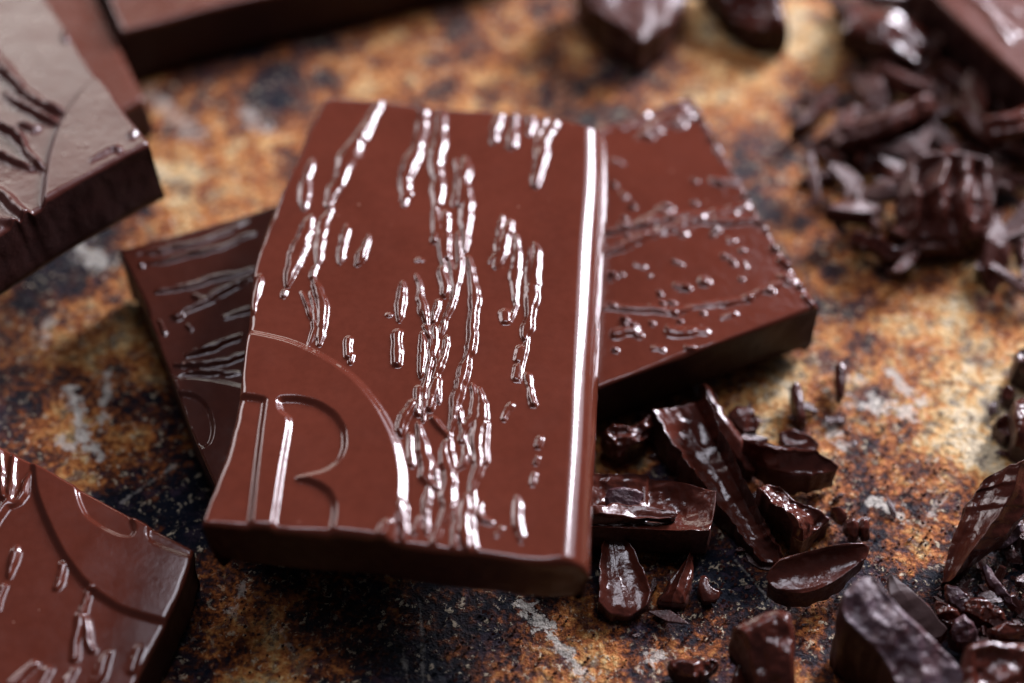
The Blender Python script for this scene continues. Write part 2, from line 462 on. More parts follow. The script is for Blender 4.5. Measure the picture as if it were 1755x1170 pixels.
    for a, c, wd, s in scr:
        A, B = at(*a, 0), at(*c, 0); ab = B - A; L2 = float(ab @ ab)
        pa = nd(nt, 'ShaderNodeVectorMath', operation='SUBTRACT'); lk(nt, v, pa.inputs[0]); pa.inputs[1].default_value = A
        dt = nd(nt, 'ShaderNodeVectorMath', operation='DOT_PRODUCT'); lk(nt, pa.outputs[0], dt.inputs[0]); dt.inputs[1].default_value = ab / L2
        tt = math_node(nt, 'ADD', dt.outputs['Value'], 0.0, True)
        sc = nd(nt, 'ShaderNodeVectorMath', operation='SCALE'); sc.inputs[0].default_value = ab; lk(nt, tt, sc.inputs['Scale'])
        ds = nd(nt, 'ShaderNodeVectorMath', operation='DISTANCE'); lk(nt, pa.outputs[0], ds.inputs[0]); lk(nt, sc.outputs[0], ds.inputs[1])
        th = math_node(nt, 'MULTIPLY', math_node(nt, 'SUBTRACT', fn, .405), wd * 5.5)
        f = maprange(nt, math_node(nt, 'SUBTRACT', th, ds.outputs['Value']), -0.01, 0.03, 0, s)
        mx = nd(nt, 'ShaderNodeMix', data_type='RGBA'); lk(nt, f, mx.inputs[0]); lk(nt, col, mx.inputs[6])
        mx.inputs[7].default_value = (0.66, 0.62, 0.54, 1); col = mx.outputs[2]
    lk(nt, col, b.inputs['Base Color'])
    lk(nt, maprange(nt, n2, .3, .7, .40, .70), b.inputs['Roughness'])
    b.inputs['Specular IOR Level'].default_value = .2
    bp = nd(nt, 'ShaderNodeBump'); bp.inputs['Strength'].default_value = .9; bp.inputs['Distance'].default_value = .0011
    lk(nt, math_node(nt, 'ADD', math_node(nt, 'ADD', n3, math_node(nt, 'MULTIPLY', maprange(nt, sp, .52, .565, 0, 1), -.35)), math_node(nt, 'MULTIPLY', fk, 1.2)), bp.inputs['Height']); lk(nt, bp.outputs[0], b.inputs['Normal'])
    n = 140
    g = np.linspace(-1, 1, n); X, Y = np.meshgrid(g * 34, g * 34 + 8)
    P = np.stack([X, Y, np.zeros_like(X)], -1)
    P[..., 2] = -.012 + .012 * fbm(P, .35, 3, 70)
    i = np.arange(n * n).reshape(n, n)
    Q = np.stack([i[:-1, :-1], i[:-1, 1:], i[1:, 1:], i[1:, :-1]], -1).reshape(-1, 4)
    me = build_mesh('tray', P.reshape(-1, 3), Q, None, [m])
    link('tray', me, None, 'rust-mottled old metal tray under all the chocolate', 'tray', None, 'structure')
rusty_tray()

# ------------------------------------------------------------------ large chocolate pieces
def bar(name, plane, T, R, B, L, thick, nu, nv, label, mats, ridges=(), regions=(), kw=None, mk=None):
    rel = moulded(plane, list(ridges), list(regions), **(mk or {}))
    S = slab(*[plane.hit(x) for x in (T, R, B, L)], thick, nu, nv, relief=rel, up=plane.n, **(kw or {}))
    names = compact(S, KINDS)
    return emit(name, S, mats, label, 'chocolate', 'broken pieces of chocolate bar', names)

# --- the piece on top
pm = Plane(680, 585, 1.95, 0.0, -0.03)
H = .075
main_ridges = [
    ([(655, 165), (622, 230), (598, 266), (582, 302), (560, 355)], 18, .085), ([(568, 352), (553, 384), (550, 420), (546, 452)], 11, .06),
    ([(535, 273), (523, 315), (524, 358)], 11, .065), ([(533, 372), (512, 430), (495, 490)], 15, .08), ([(491, 500), (488, 508)], 8, .05),
    ([(594, 385), (588, 412), (584, 450)], 9, .055), ([(632, 403), (622, 438), (611, 456)], 9, .06),
    ([(541, 480), (549, 510), (553, 540), (546, 590)], 13, .075), ([(516, 500), (528, 525), (535, 548)], 6, .04),
    ([(446, 470), (438, 500), (434, 535)], 10, .06),
    ([(730, 165), (718, 248), (700, 285), (690, 345)], 14, .08), ([(758, 185), (751, 258), (745, 285), (752, 320), (748, 358)], 15, .075),
    ([(750, 362), (746, 412)], 10, .06), ([(764, 366), (766, 440)], 10, .065), ([(797, 272), (797, 310), (787, 350)], 14, .08),
    ([(800, 300), (802, 360), (797, 430)], 12, .08), ([(803, 440), (812, 475), (813, 560), (800, 622), (785, 680), (771, 742)], 11, .085),
    ([(786, 400), (790, 465), (768, 540)], 9, .06), ([(757, 458), (764, 490), (761, 508)], 12, .07),
    ([(691, 482), (688, 520), (684, 552)], 10, .06), ([(681, 572), (679, 625)], 11, .06), ([(665, 540), (668, 541)], 6, .03),
    ([(718, 500), (727, 532), (733, 560)], 9, .055), ([(750, 516), (744, 550)], 8, .05), ([(708, 447), (716, 443), (726, 446)], 4, .025),
    ([(859, 185), (848, 215), (842, 246)], 10, .06), ([(880, 185), (877, 250)], 10, .07), ([(909, 192), (907, 228)], 12, .07),
    ([(951, 203), (938, 225), (930, 262), (919, 322)], 14, .08), ([(877, 378), (862, 425), (850, 458)], 13, .075),
    ([(887, 402), (884, 440), (881, 480), (884, 524)], 9, .06), ([(866, 536), (868, 548)], 13, .06),
    ([(918, 418), (914, 470), (910, 520), (899, 580)], 14, .08), ([(893, 600), (890, 618)], 12, .06), ([(889, 632), (886, 648)], 12, .06),
    ([(905, 645), (914, 692)], 9, .065), ([(874, 694), (864, 716)], 8, .05), ([(926, 754), (923, 764)], 7, .05), ([(922, 784), (920, 793)], 6, .045),
    ([(917, 815), (912, 828)], 8, .05), ([(887, 850), (890, 895), (896, 930)], 11, .065),
    ([(724, 570), (722, 620), (720, 648)], 9, .065), ([(746, 562), (743, 612)], 8, .055), ([(765, 578), (760, 620), (742, 648)], 9, .065),
    ([(749, 652), (737, 698)], 12, .07), ([(717, 668), (715, 708)], 9, .06), ([(708, 688), (690, 715), (684, 745)], 13, .075),
    ([(716, 725), (726, 765), (732, 808), (730, 822), (748, 838)], 14, .08), ([(742, 715), (770, 748)], 8, .055),
    ([(764, 758), (760, 790), (769, 815), (767, 850), (768, 880), (742, 935)], 15, .08),
    ([(821, 668), (829, 705), (818, 750), (819, 790), (815, 812), (803, 852)], 14, .085), ([(820, 700), (796, 735), (791, 762)], 9, .06),
    ([(834, 728), (831, 794)], 8, .065), ([(797, 765), (798, 788), (774, 806)], 7, .05), ([(797, 852), (795, 900), (801, 944)], 15, .085),
    ([(825, 862), (822, 888), (844, 896)], 8, .055), ([(688, 858), (689, 890), (691, 928)], 12, .075), ([(660, 905), (651, 928)], 12, .07),
    ([(598, 584), (596, 612)], 10, .06), ([(603, 610), (601, 622)], 7, .05), ([(720, 888), (712, 912)], 9, .05), ([(700, 745), (704, 800)], 7, .045),
    ([(728, 560), (740, 590)], 6, .04), ([(732, 640), (726, 672)], 7, .05), ([(860, 905), (852, 915)], 6, .03)]
# thin companion wrinkles that run along the thicker ridges
for pts, hw, hh in list(main_ridges):
    if hw >= 13 and len(pts) > 2:
        a = np.array(pts, float)
        for _ in range(int(RNG.integers(0, 2))):
            o = RNG.choice([-1, 1]) * hw * RNG.uniform(.75, 1.25); i0 = int(RNG.integers(0, len(a) - 2)); sub = a[i0:i0 + 3].copy()
            sub[:, 0] += o + RNG.uniform(-4, 4, 3); sub[:, 1] += RNG.uniform(-14, 14, 3)
            main_ridges.append((sub.tolist(), RNG.uniform(4.5, 7.5), .05))
main_ridges += [([(545, 452), (538, 468), (541, 486)], 6, .05), ([(748, 356), (756, 400), (760, 460)], 7, .055), ([(770, 440), (782, 480), (772, 530), (752, 580)], 7, .055),
    ([(735, 560), (738, 610), (730, 660), (724, 720)], 8, .06), ([(752, 600), (748, 640), (756, 690)], 6, .05), ([(770, 745), (775, 790), (772, 840)], 7, .055), ([(700, 330), (694, 352)], 6, .05),
    ([(905, 575), (897, 615), (893, 655)], 6, .05), ([(884, 520), (876, 545)], 5, .04), ([(786, 690), (790, 730), (806, 790)], 6, .05), ([(735, 830), (728, 870), (736, 915)], 9, .06), ([(780, 870), (784, 910), (776, 940)], 8, .055),
    ([(716, 470), (722, 500), (720, 540)], 6, .05), ([(762, 400), (758, 440), (766, 470)], 6, .05)]
disc = [(250, 560), (400, 568), (432, 571), (500, 586), (560, 615), (612, 652), (652, 702), (679, 755), (691, 808), (691, 860), (676, 910), (655, 960), (250, 980)]
letter_b = [(477, 686), (512, 686), (545, 694), (574, 712), (590, 738), (592, 765), (583, 790), (560, 808), (525, 817), (508, 821), (525, 825), (548, 833), (566, 846),
            (574, 864), (574, 885), (569, 910), (558, 960), (462, 960), (470, 900), (484, 800), (497, 728), (494, 716), (482, 708)]
letter_back = [(330, 676), (456, 684), (453, 700), (440, 800), (424, 960), (300, 960)]
regions = [(disc, .06, .07, 2), (letter_b, -.055, .048, 3), (letter_back, -.055, .048, 3)]
bar('chocolate_bar_piece', pm,
    [(556, 166), (650, 168), (760, 184), (880, 192), (960, 203), (1040, 218)],
    [(1040, 218), (1043, 300), (1036, 420), (1030, 560), (1024, 700), (1016, 850), (1012, 958)],
    [(346, 897), (460, 908), (560, 916), (650, 926), (730, 942), (830, 950), (920, 966), (1012, 958)],
    [(556, 166), (530, 215), (505, 280), (480, 330), (452, 400), (437, 450), (431, 500), (424, 560), (420, 610), (410, 680), (398, 740), (380, 800), (362, 850), (346, 897)],
    .88, 470, 640, 'large glossy reddish-brown chocolate piece lying on top of two others, stamped with a letter',
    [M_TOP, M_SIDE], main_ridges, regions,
    dict(rim=.07, bevel=('r', .34, .25, 2.0), jag=.05, jagf=1.6, draft=-.07, rimnoise=.7, seed=3, rows=10), dict(seed=40, nblur=2))

# --- piece underneath on the right
pr = Plane(1200, 450, 1.0, 0.02, 0.0)
rr = [([(1010, 235), (1100, 200), (1190, 166)], 12, .07), ([(1085, 238), (1130, 212), (1195, 182)], 9, .07), ([(1030, 402), (1080, 385), (1130, 368), (1200, 376), (1240, 362), (1290, 344)], 13, .08),
      ([(1030, 436), (1090, 412), (1170, 380), (1250, 375), (1310, 372)], 12, .08), ([(1030, 526), (1100, 534), (1150, 530), (1220, 524), (1290, 508), (1352, 478)], 9, .06),
      ([(1055, 574), (1085, 570)], 9, .06), ([(1150, 566), (1205, 568)], 10, .06), ([(1160, 488), (1168, 492)], 7, .04), ([(1195, 474), (1202, 478)], 8, .05),
      ([(1066, 330), (1072, 334)], 7, .04), ([(1225, 310), (1275, 318)], 8, .05), ([(1050, 480), (1058, 476)], 6, .04), ([(1090, 452), (1100, 456)], 6, .03), ([(1250, 410), (1258, 412)], 6, .04),
      ([(1120, 600), (1135, 598)], 5, .03), ([(1280, 450), (1285, 455)], 5, .03), ([(1235, 545), (1262, 538)], 6, .035)]
beads = [([(x, y), (x + 4, y + 3)], r * 1.1, .085) for x, y, r in ((1108, 236, 8), (1122, 220, 9), (1158, 208, 9), (1176, 196, 10), (1192, 186, 9), (1062, 386, 9), (1134, 360, 10), (1142, 352, 7), (1196, 374, 8), (1212, 368, 6),
          (1236, 314, 8), (1226, 392, 6), (1200, 476, 9), (1172, 490, 6), (1318, 496, 8), (1282, 508, 7), (1350, 476, 10), (1052, 470, 6), (1156, 530, 8), (1052, 524, 7), (1180, 594, 5), (1296, 356, 6), (1216, 236, 6), (1380, 508, 6), (1302, 378, 6), (1090, 575, 5), (1070, 550, 5), (1240, 440, 4), (1130, 500, 4), (1085, 350, 4))]
for k in range(26):
    f = RNG.random(); beads.append(([(1186 + 214 * f - RNG.uniform(2, 10), 168 + 352 * f), (1190 + 214 * f - 8, 172 + 352 * f)], RNG.uniform(5, 8), .085))
for k in range(34):
    x, y = RNG.uniform(1040, 1330), RNG.uniform(260, 600)
    if y < 655 - (x - 1030) * .38 and y > 170 + abs(x - 1186) * 1.0 * (x > 1186): beads.append(([(x, y), (x + 3, y + 2)], RNG.uniform(3, 5.5), .06))
bar('chocolate_bar_piece', pr,
    [(880, 262), (1000, 226), (1100, 194), (1186, 164)], [(1186, 164), (1240, 262), (1310, 386), (1404, 524)],
    [(960, 690), (1040, 658), (1180, 606), (1290, 566), (1404, 524)], [(880, 262), (900, 400), (930, 560), (960, 690)],
    .93, 360, 380, 'chocolate piece sticking out from under the right side of the top piece',
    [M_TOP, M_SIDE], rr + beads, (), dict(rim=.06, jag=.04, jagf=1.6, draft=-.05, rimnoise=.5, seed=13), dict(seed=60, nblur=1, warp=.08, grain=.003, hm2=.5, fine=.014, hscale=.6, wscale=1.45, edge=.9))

# --- piece underneath on the left
pl = Plane(330, 560, .98, 0.0, 0.0)
rl = [([(250, 452), (330, 436), (440, 402)], 8, .05), ([(270, 500), (350, 482), (440, 460)], 9, .06), ([(230, 440), (300, 424), (430, 380)], 7, .04), ([(290, 545), (340, 520), (430, 478)], 12, .07),
      ([(300, 548), (312, 540)], 12, .07), ([(316, 612), (370, 592), (420, 576)], 9, .07), ([(300, 630), (360, 628), (430, 606)], 10, .07), ([(300, 650), (345, 640), (410, 640)], 8, .06),
      ([(335, 505), (350, 512)], 9, .06), ([(318, 562), (322, 566)], 8, .06), ([(238, 455), (240, 458)], 6, .05), ([(385, 545), (425, 530)], 9, .05), ([(270, 555), (280, 575)], 7, .04)]
lregs = [([(280, 652), (340, 648), (420, 664), (520, 700), (520, 900), (330, 900)], .05, .05, 2), ([(290, 676), (335, 678), (358, 700), (367, 735), (362, 760), (346, 772), (300, 730)], -.05, .035, 3)]
bar('chocolate_bar_piece', pl,
    [(203, 428), (300, 402), (400, 372), (520, 336)], [(520, 336), (560, 500), (570, 620), (590, 760)],
    [(386, 872), (460, 840), (520, 800), (590, 760)], [(203, 428), (236, 490), (268, 580), (300, 664), (340, 770), (386, 872)],
    .93, 220, 260, 'chocolate piece with dark shaded flank under the left edge of the top piece',
    [M_SHADED, M_SIDE], rl, lregs, dict(rim=.05, jag=.05, jagf=1.3, draft=-.04, rimnoise=.5, seed=23), dict(seed=80, nblur=1, warp=.07, grain=.003, hm2=.4, fine=.014, hscale=.9, wscale=.8))

# --- grey-sheened piece at the upper left
pv = Plane(120, 250, 2.35, 0.0, -0.17)
rv = [([(-60, 40), (0, 112), (55, 172), (112, 196)], 12, .08), ([(8, 160), (50, 186), (104, 216)], 8, .06), ([(-30, 205), (0, 216), (34, 238), (56, 276), (76, 292)], 8, .07), ([(-30, 255), (0, 266), (58, 292)], 7, .06),
      ([(-40, 310), (0, 332), (42, 372), (64, 366)], 9, .07), ([(0, 380), (40, 384)], 8, .06), ([(120, 40), (112, 70)], 5, .04), ([(160, 285), (200, 262), (210, 270)], 6, .05), ([(228, 244), (236, 236)], 8, .05), ([(40, 215), (60, 222)], 10, .05)]
dv = [(160, 134), (118, 190), (96, 232), (82, 280), (76, 330), (74, 370), (330, 330), (330, 134)]
bar('chocolate_bar_piece', pv,
    [(-240, -60), (-160, -80), (-60, -100), (40, -50)], [(40, -50), (78, 0), (112, 50), (152, 112), (196, 176), (258, 253)],
    [(-260, 560), (-120, 470), (0, 398), (76, 352), (160, 306), (258, 253)], [(-240, -60), (-260, 100), (-270, 300), (-260, 560)],
    1.0, 240, 240, 'chocolate piece at the upper left with a dull grey sheen and a curved line',
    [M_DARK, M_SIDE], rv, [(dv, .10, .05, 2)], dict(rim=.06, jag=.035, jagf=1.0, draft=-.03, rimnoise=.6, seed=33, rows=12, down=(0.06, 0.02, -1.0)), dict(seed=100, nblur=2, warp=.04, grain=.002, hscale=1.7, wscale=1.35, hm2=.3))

# --- bar it leans on, between it and the far bar
py_ = Plane(200, 100, .8, 0.0, 0.0)
bar('chocolate_bar_piece', py_,
    [(-120, -40), (0, -70), (120, -100)], [(120, -100), (176, 20), (246, 168)], [(40, 330), (120, 250), (190, 200), (246, 168)], [(-120, -40), (-60, 120), (40, 330)],
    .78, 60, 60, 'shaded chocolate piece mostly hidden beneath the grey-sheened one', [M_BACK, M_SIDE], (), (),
    dict(rim=.07, jag=.04, draft=.05, seed=43), dict(seed=120))

# --- far bar at the top
pu_ = Plane(300, 20, 1.0, 0.0, -0.02)
bar('chocolate_bar_piece', pu_,
    [(120, -190), (300, -250), (560, -330), (800, -390)], [(800, -390), (850, -260), (905, -110)],
    [(208, 54), (300, 30), (376, 8), (460, -10), (600, -40), (760, -76), (905, -110)], [(120, -190), (160, -70), (208, 54)],
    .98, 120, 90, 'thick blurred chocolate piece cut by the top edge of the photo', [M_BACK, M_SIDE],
    [([(300, -60), (420, -90), (520, -130)], 12, .06), ([(500, -60), (640, -100)], 10, .06)], (),
    dict(rim=.07, jag=.04, draft=.06, seed=53, rimnoise=.5), dict(seed=140))

# --- far bar at the top right
ps = Plane(1700, 40, 1.2, 0.14, 0.03)
bar('chocolate_bar_piece', ps,
    [(1560, -60), (1650, -110), (1760, -160)], [(1760, -160), (1880, -40), (2000, 90)], [(1790, 168), (1860, 140), (2000, 90)],
    [(1560, -60), (1606, 0), (1680, 70), (1790, 168)],
    1.1, 100, 100, 'blurred chocolate piece in the upper right corner', [M_BACK, M_SIDE],
    [([(1650, -20), (1740, 60)], 9, .06), ([(1700, 30), (1730, 70)], 9, .06), ([(1680, 0), (1740, 20)], 8, .05)], (),
    dict(rim=.07, jag=.06, draft=.06, seed=63), dict(seed=160))

# --- piece at the lower left
pb = Plane(160, 960, 1.0, 0.0, 0.085)
rb = [([(22, 770), (18, 850), (0, 885), (-20, 920)], 11, .08), ([(52, 812), (40, 850), (16, 868)], 9, .07), ([(-5, 770), (4, 850)], 9, .07), ([(33, 938), (24, 965), (13, 992)], 9, .07), ([(8, 1005), (-4, 1040)], 8, .06),
      ([(106, 968), (96, 1006)], 8, .06), ([(154, 1010), (142, 1050)], 9, .07), ([(138, 1058), (126, 1128)], 9, .07), ([(146, 1060), (158, 1116)], 8, .07),
      ([(56, 1138), (20, 1172)], 10, .07), ([(82, 1146), (68, 1180)], 9, .06), ([(126, 1150), (104, 1190)], 9, .06), ([(188, 1114), (170, 1150), (158, 1180)], 10, .07), ([(236, 1112), (222, 1150)], 10, .06)]
db = [(55, 770), (60, 840), (80, 896), (106, 948), (140, 996), (176, 1026), (216, 1050), (300, 1072), (420, 1072), (420, 800), (300, 740), (100, 740)]
lb1 = [(128, 820), (138, 864), (150, 888), (176, 906), (206, 920), (226, 922), (234, 908), (222, 884), (330, 800), (200, 780)]
lb2 = [(262, 880), (252, 926), (290, 944), (340, 960), (380, 920)]
bar('chocolate_bar_piece', pb,
    [(-130, 700), (-60, 735), (0, 764), (70, 800), (160, 850), (250, 898), (331, 942)], [(331, 942), (322, 990), (290, 1060), (252, 1128), (214, 1210), (180, 1300)],
    [(-260, 1150), (-120, 1210), (20, 1260), (180, 1300)], [(-130, 700), (-170, 850), (-220, 1000), (-260, 1150)],
    .95, 260, 260, 'chocolate piece in the lower left corner with a curved moulded line across it',
    [M_TOP, M_SIDE], rb, [(db, .055, .05, 2), (lb1, -.05, .035, 3), (lb2, -.05, .035, 3)],
    dict(rim=.05, jag=.05, jagf=1.5, draft=-.05, rimnoise=.6, seed=73), dict(seed=180, nblur=2))

# ------------------------------------------------------------------ shards in front
def shard(T, R, B, L, thick, label, mats=None, scoop=0.0, lumps=.03, lf=1.6, rim=.05, n=(46, 46), seed=0, lip=0.0, jag=.07, draft=-.02, fold=None, down=None, smooth=0,
          grooves=0.0, ng=7, facet=.22, name='chocolate_shard', group='shaved and broken shards of chocolate'):
    """edges are lists of (px, py, z cm)"""
    rg = np.random.default_rng(seed + 7)
    def ragged(x):
        x = np.array(x, float)
        if smooth: return x
        o = [x[0]]
        for a, b in zip(x[:-1], x[1:]):
            ln = np.hypot(*(b - a)[:2]); k = max(1, int(ln / 9)); amp = min(2.6, ln * .05)
            for i in range(1, k + 1):
                q = a + (b - a) * i / k
                if i < k: q[:2] += rg.uniform(-amp, amp, 2)
                o.append(q)
        return np.array(o)
    E = [np.array([at(*p) for p in ragged(x)]) for x in (T, R, B, L)]
    ctr = np.mean([e.mean(0) for e in E], 0); size = np.linalg.norm(E[0][0] - E[2][-1]) + 1e-6
    fd = rg.uniform(-1, 1, (6, 2)); fo = rg.uniform(-.1, .1, 6); gd = rg.uniform(-1, 1, (5, 2))
    def rel(P, U, V):
        e = np.minimum(np.minimum(U, 1 - U), np.minimum(V, 1 - V)) * 4
        h = -scoop * (16 * U * (1 - U) * V * (1 - V)) ** .6
        cr = 1 - 2.2 * np.abs(fbm(P, lf * .8, 2, seed + 3))
        h = h + lumps * (fbm(P, lf, 3, seed + 1) + .8 * cr) * sstep(e * 2) + lumps * .35 * fbm(P, lf * 4, 2, seed + 2)
        if facet and not smooth:                                 # flat cleavage facets meeting in creases
            q = (P - ctr)[..., :2] / size
            f1 = np.max(q @ fd.T + fo, -1); f2 = np.min(q @ gd.T, -1)
            h = h + facet * size * (f1 - f1.mean() + .6 * (f2 - f2.mean())) * sstep(e * 1.5)
        if lip: h = h + lip * (np.exp(-(U / .12) ** 2) + np.exp(-((1 - U) / .10) ** 2))
        if grooves: h = h + grooves * np.sin((U * ng + .8 * fbm(P, 1.2, 2, seed + 7)) * 2 * np.pi) * sstep(e)
        if fold: h = h + fold[1] * np.maximum(0, 1 - np.abs(U - fold[0] - .06 * fbm(P, 1.5, 2, seed + 4)) / fold[2]) ** 1.3
        return h, np.zeros(U.shape, int)
    S = slab(*E, thick, n[0], n[1], rim=rim * .42, relief=rel, jag=jag, jagf=2.2, draft=draft, seed=seed, rows=7, down=down if down else (0, 0, -1), smooth=smooth, rimnoise=.4)
    return emit(name, S, mats or [M_WET, M_FRACT], label, 'chocolate shard', group)

shard([(1118, 702, .62), (1160, 696, .50), (1190, 690, .55), (1212, 676, .85)], [(1212, 676, .85), (1232, 726, .85), (1262, 790, .78), (1300, 872, .55), (1346, 956, .22)],
      [(1306, 962, .10), (1326, 964, .12), (1346, 956, .22)], [(1118, 702, .62), (1150, 752, .55), (1200, 820, .45), (1256, 896, .28), (1306, 962, .10)],
      .6, 'long glossy wedge-shaped shard slanting down beside the top piece', scoop=.14, lip=.05, lumps=.05, seed=201, n=(60, 110), draft=.06)
shard([(1196, 664, .35), (1206, 656, .55), (1216, 662, .5)], [(1216, 662, .5), (1246, 716, .5), (1288, 770, .3), (1300, 800, .2)], [(1282, 806, .2), (1292, 808, .2), (1300, 800, .2)], [(1196, 664, .35), (1222, 730, .4), (1250, 770, .3), (1282, 806, .2)],
      .3, 'thin upright sliver right behind the long wedge-shaped shard', seed=204, n=(16, 50), rim=.03)
shard([(985, 806, .72), (1040, 812, .66), (1108, 810, .66), (1116, 822, .55), (1150, 820, .66), (1228, 840, .74)], [(1228, 840, .74), (1226, 870, .72), (1217, 908, .70)],
      [(985, 900, .62), (1040, 902, .66), (1120, 906, .66), (1217, 908, .70)], [(985, 806, .72), (985, 850, .70), (985, 900, .62)],
      .62, 'blocky broken chunk with a hollowed top touching the right edge of the top piece', scoop=.20, lumps=.07, lf=2.0, seed=211, n=(90, 60), rim=.06, smooth=1)
shard([(1010, 868, .80), (1060, 862, .74), (1100, 866, .74), (1160, 874, .74)], [(1160, 874, .74), (1162, 880, .74), (1158, 888, .72)], [(1010, 884, .76), (1080, 888, .74), (1120, 888, .74), (1158, 888, .72)], [(1010, 868, .80), (1008, 876, .78), (1010, 884, .76)],
      .16, 'thin curled lip of chocolate lying along the blocky hollowed chunk', seed=214, n=(50, 14), rim=.03, lumps=.02)
shard([(1042, 838, .68), (1062, 834, .74), (1090, 838, .76), (1104, 846, .68)], [(1104, 846, .68), (1096, 862, .66), (1084, 876, .6)], [(1040, 872, .6), (1060, 874, .62), (1084, 876, .6)], [(1042, 838, .68), (1036, 854, .66), (1040, 872, .6)],
      .08, 'small matt flake resting in the hollow of the blocky chunk', [M_MATT, M_MATT], seed=217, n=(26, 22), rim=.02, lumps=.05)
shard([(1034, 918, .34), (1048, 908, .42), (1066, 920, .36)], [(1066, 920, .36), (1088, 944, .34), (1106, 985, .30), (1116, 1012, .24), (1108, 1040, .18)], [(1024, 1034, .26), (1048, 1052, .20), (1080, 1056, .18), (1108, 1040, .18)],
      [(1034, 918, .34), (1030, 950, .36), (1026, 992, .34), (1024, 1034, .26)], .3, 'very shiny curved four-sided chip just right of the top piece corner', scoop=.09, lumps=.03, lf=1.7, lip=.05, seed=221, n=(70, 80), rim=.07, facet=.18)
shard([(1176, 958, .22), (1184, 948, .26), (1189, 954, .22)], [(1189, 954, .22), (1186, 990, .24), (1174, 1032, .16)], [(1130, 1028, .14), (1150, 1036, .16), (1174, 1032, .16)], [(1176, 958, .22), (1154, 986, .22), (1130, 1028, .14)],
      .2, 'small shiny spike-shaped chip pointing away, between two other small chips', lumps=.03, lf=3, seed=231, n=(40, 50), fold=(.5, .08, .3))
shard([(1200, 986, .2), (1208, 984, .24), (1214, 990, .2)], [(1214, 990, .2), (1216, 1004, .24), (1234, 1012, .22)], [(1204, 1030, .14), (1220, 1032, .16), (1234, 1028, .16), (1236, 1014, .2)], [(1200, 986, .2), (1194, 1006, .2), (1204, 1030, .14)],
      .2, 'tiny comma-shaped shiny chip beside the spike-shaped chip', lumps=.04, seed=241, n=(26, 26), rim=.05, smooth=2)
shard([(1274, 752, .62), (1310, 758, .72), (1350, 768, .72), (1400, 772, .66), (1438, 800, .46)], [(1438, 800, .46), (1436, 804, .44), (1430, 808, .42)], [(1300, 800, .30), (1340, 812, .42), (1390, 818, .44), (1430, 808, .42)], [(1274, 752, .62), (1284, 776, .45), (1300, 800, .30)],
      .4, 'dark wedge-shaped shard lying sideways behind the long wedge', seed=251, n=(60, 34), lumps=.05, scoop=.06)
shard([(1296, 838, .60), (1316, 828, .64), (1336, 836, .60)], [(1336, 836, .60), (1360, 862, .50), (1396, 872, .46), (1422, 890, .34)], [(1356, 922, .40), (1376, 930, .36), (1396, 914, .32), (1422, 890, .34)], [(1296, 838, .60), (1320, 862, .66), (1344, 880, .66), (1358, 904, .56), (1356, 922, .40)],
      .5, 'crinkled shiny shard tucked between the long wedge and the oval chip', lumps=.12, lf=2.4, lip=.06, seed=261, n=(60, 50), rim=.06)
shard([(1338, 958, .62), (1390, 944, .72), (1440, 932, .72), (1482, 930, .64)], [(1482, 930, .64), (1494, 940, .58), (1486, 958, .5)], [(1330, 1010, .42), (1370, 1020, .44), (1420, 1006, .46), (1486, 958, .5)], [(1338, 958, .62), (1318, 978, .52), (1314, 996, .44), (1330, 1010, .42)],
      .36, 'oval smooth dark brown chip in front of the other shards', scoop=.12, lumps=.04, seed=271, n=(70, 50), rim=.09, smooth=2)
shard([(1256, 1076, .95), (1290, 1058, 1.0), (1330, 1042, 1.05), (1356, 1050, 1.0)], [(1356, 1050, 1.0), (1364, 1090, .95), (1362, 1140, .8), (1366, 1200, .6)], [(1300, 1200, .5), (1330, 1204, .55), (1366, 1200, .6)], [(1256, 1076, .95), (1276, 1100, .85), (1290, 1150, .7), (1300, 1200, .5)],
      .7, 'folded shiny shard cut by the bottom edge of the photo', lumps=.12, lf=1.8, seed=281, n=(60, 60), rim=.12, scoop=.04, smooth=2)
shard([(1446, 1016, 1.35), (1462, 998, 1.42), (1480, 985, 1.45), (1500, 990, 1.4)], [(1500, 990, 1.4), (1530, 1030, 1.35), (1590, 1085, 1.25), (1650, 1150, 1.1), (1700, 1220, 1.0)], [(1560, 1240, .9), (1630, 1240, .95), (1700, 1220, 1.0)],
      [(1446, 1016, 1.35), (1440, 1056, 1.25), (1484, 1094, 1.2), (1524, 1140, 1.1), (1560, 1240, .9)], 1.3, 'big thick chunk with a rough bluish broken face near the lower right corner', [M_MATT, M_SIDE], lumps=.07, lf=2.2, seed=291, n=(70, 110), rim=.07, lip=.03, smooth=1)
shard([(1522, 988, .72), (1528, 984, .76), (1534, 990, .74)], [(1534, 990, .74), (1566, 1014, .66), (1600, 1048, .5), (1624, 1078, .34)], [(1600, 1094, .30), (1614, 1090, .30), (1624, 1078, .34)], [(1522, 988, .72), (1526, 1020, .7), (1556, 1060, .5), (1600, 1094, .30)],
      .2, 'flat slate-grey shard leaning behind the big rough chunk', [M_SLATE, M_WET], lumps=.0, seed=301, n=(30, 50), rim=.02, facet=0)
shard([(1656, 1108, 1.2), (1690, 1096, 1.3), (1730, 1102, 1.25), (1790, 1100, 1.2)], [(1790, 1100, 1.2), (1796, 1150, 1.1), (1800, 1230, .9)], [(1640, 1220, .9), (1700, 1230, .9), (1800, 1230, .9)], [(1656, 1108, 1.2), (1648, 1150, 1.1), (1640, 1220, .9)],
      1.0, 'melting shiny block in the lower right corner', lumps=.16, lf=1.5, scoop=.03, lip=.09, seed=311, n=(60, 60), rim=.14, smooth=2)
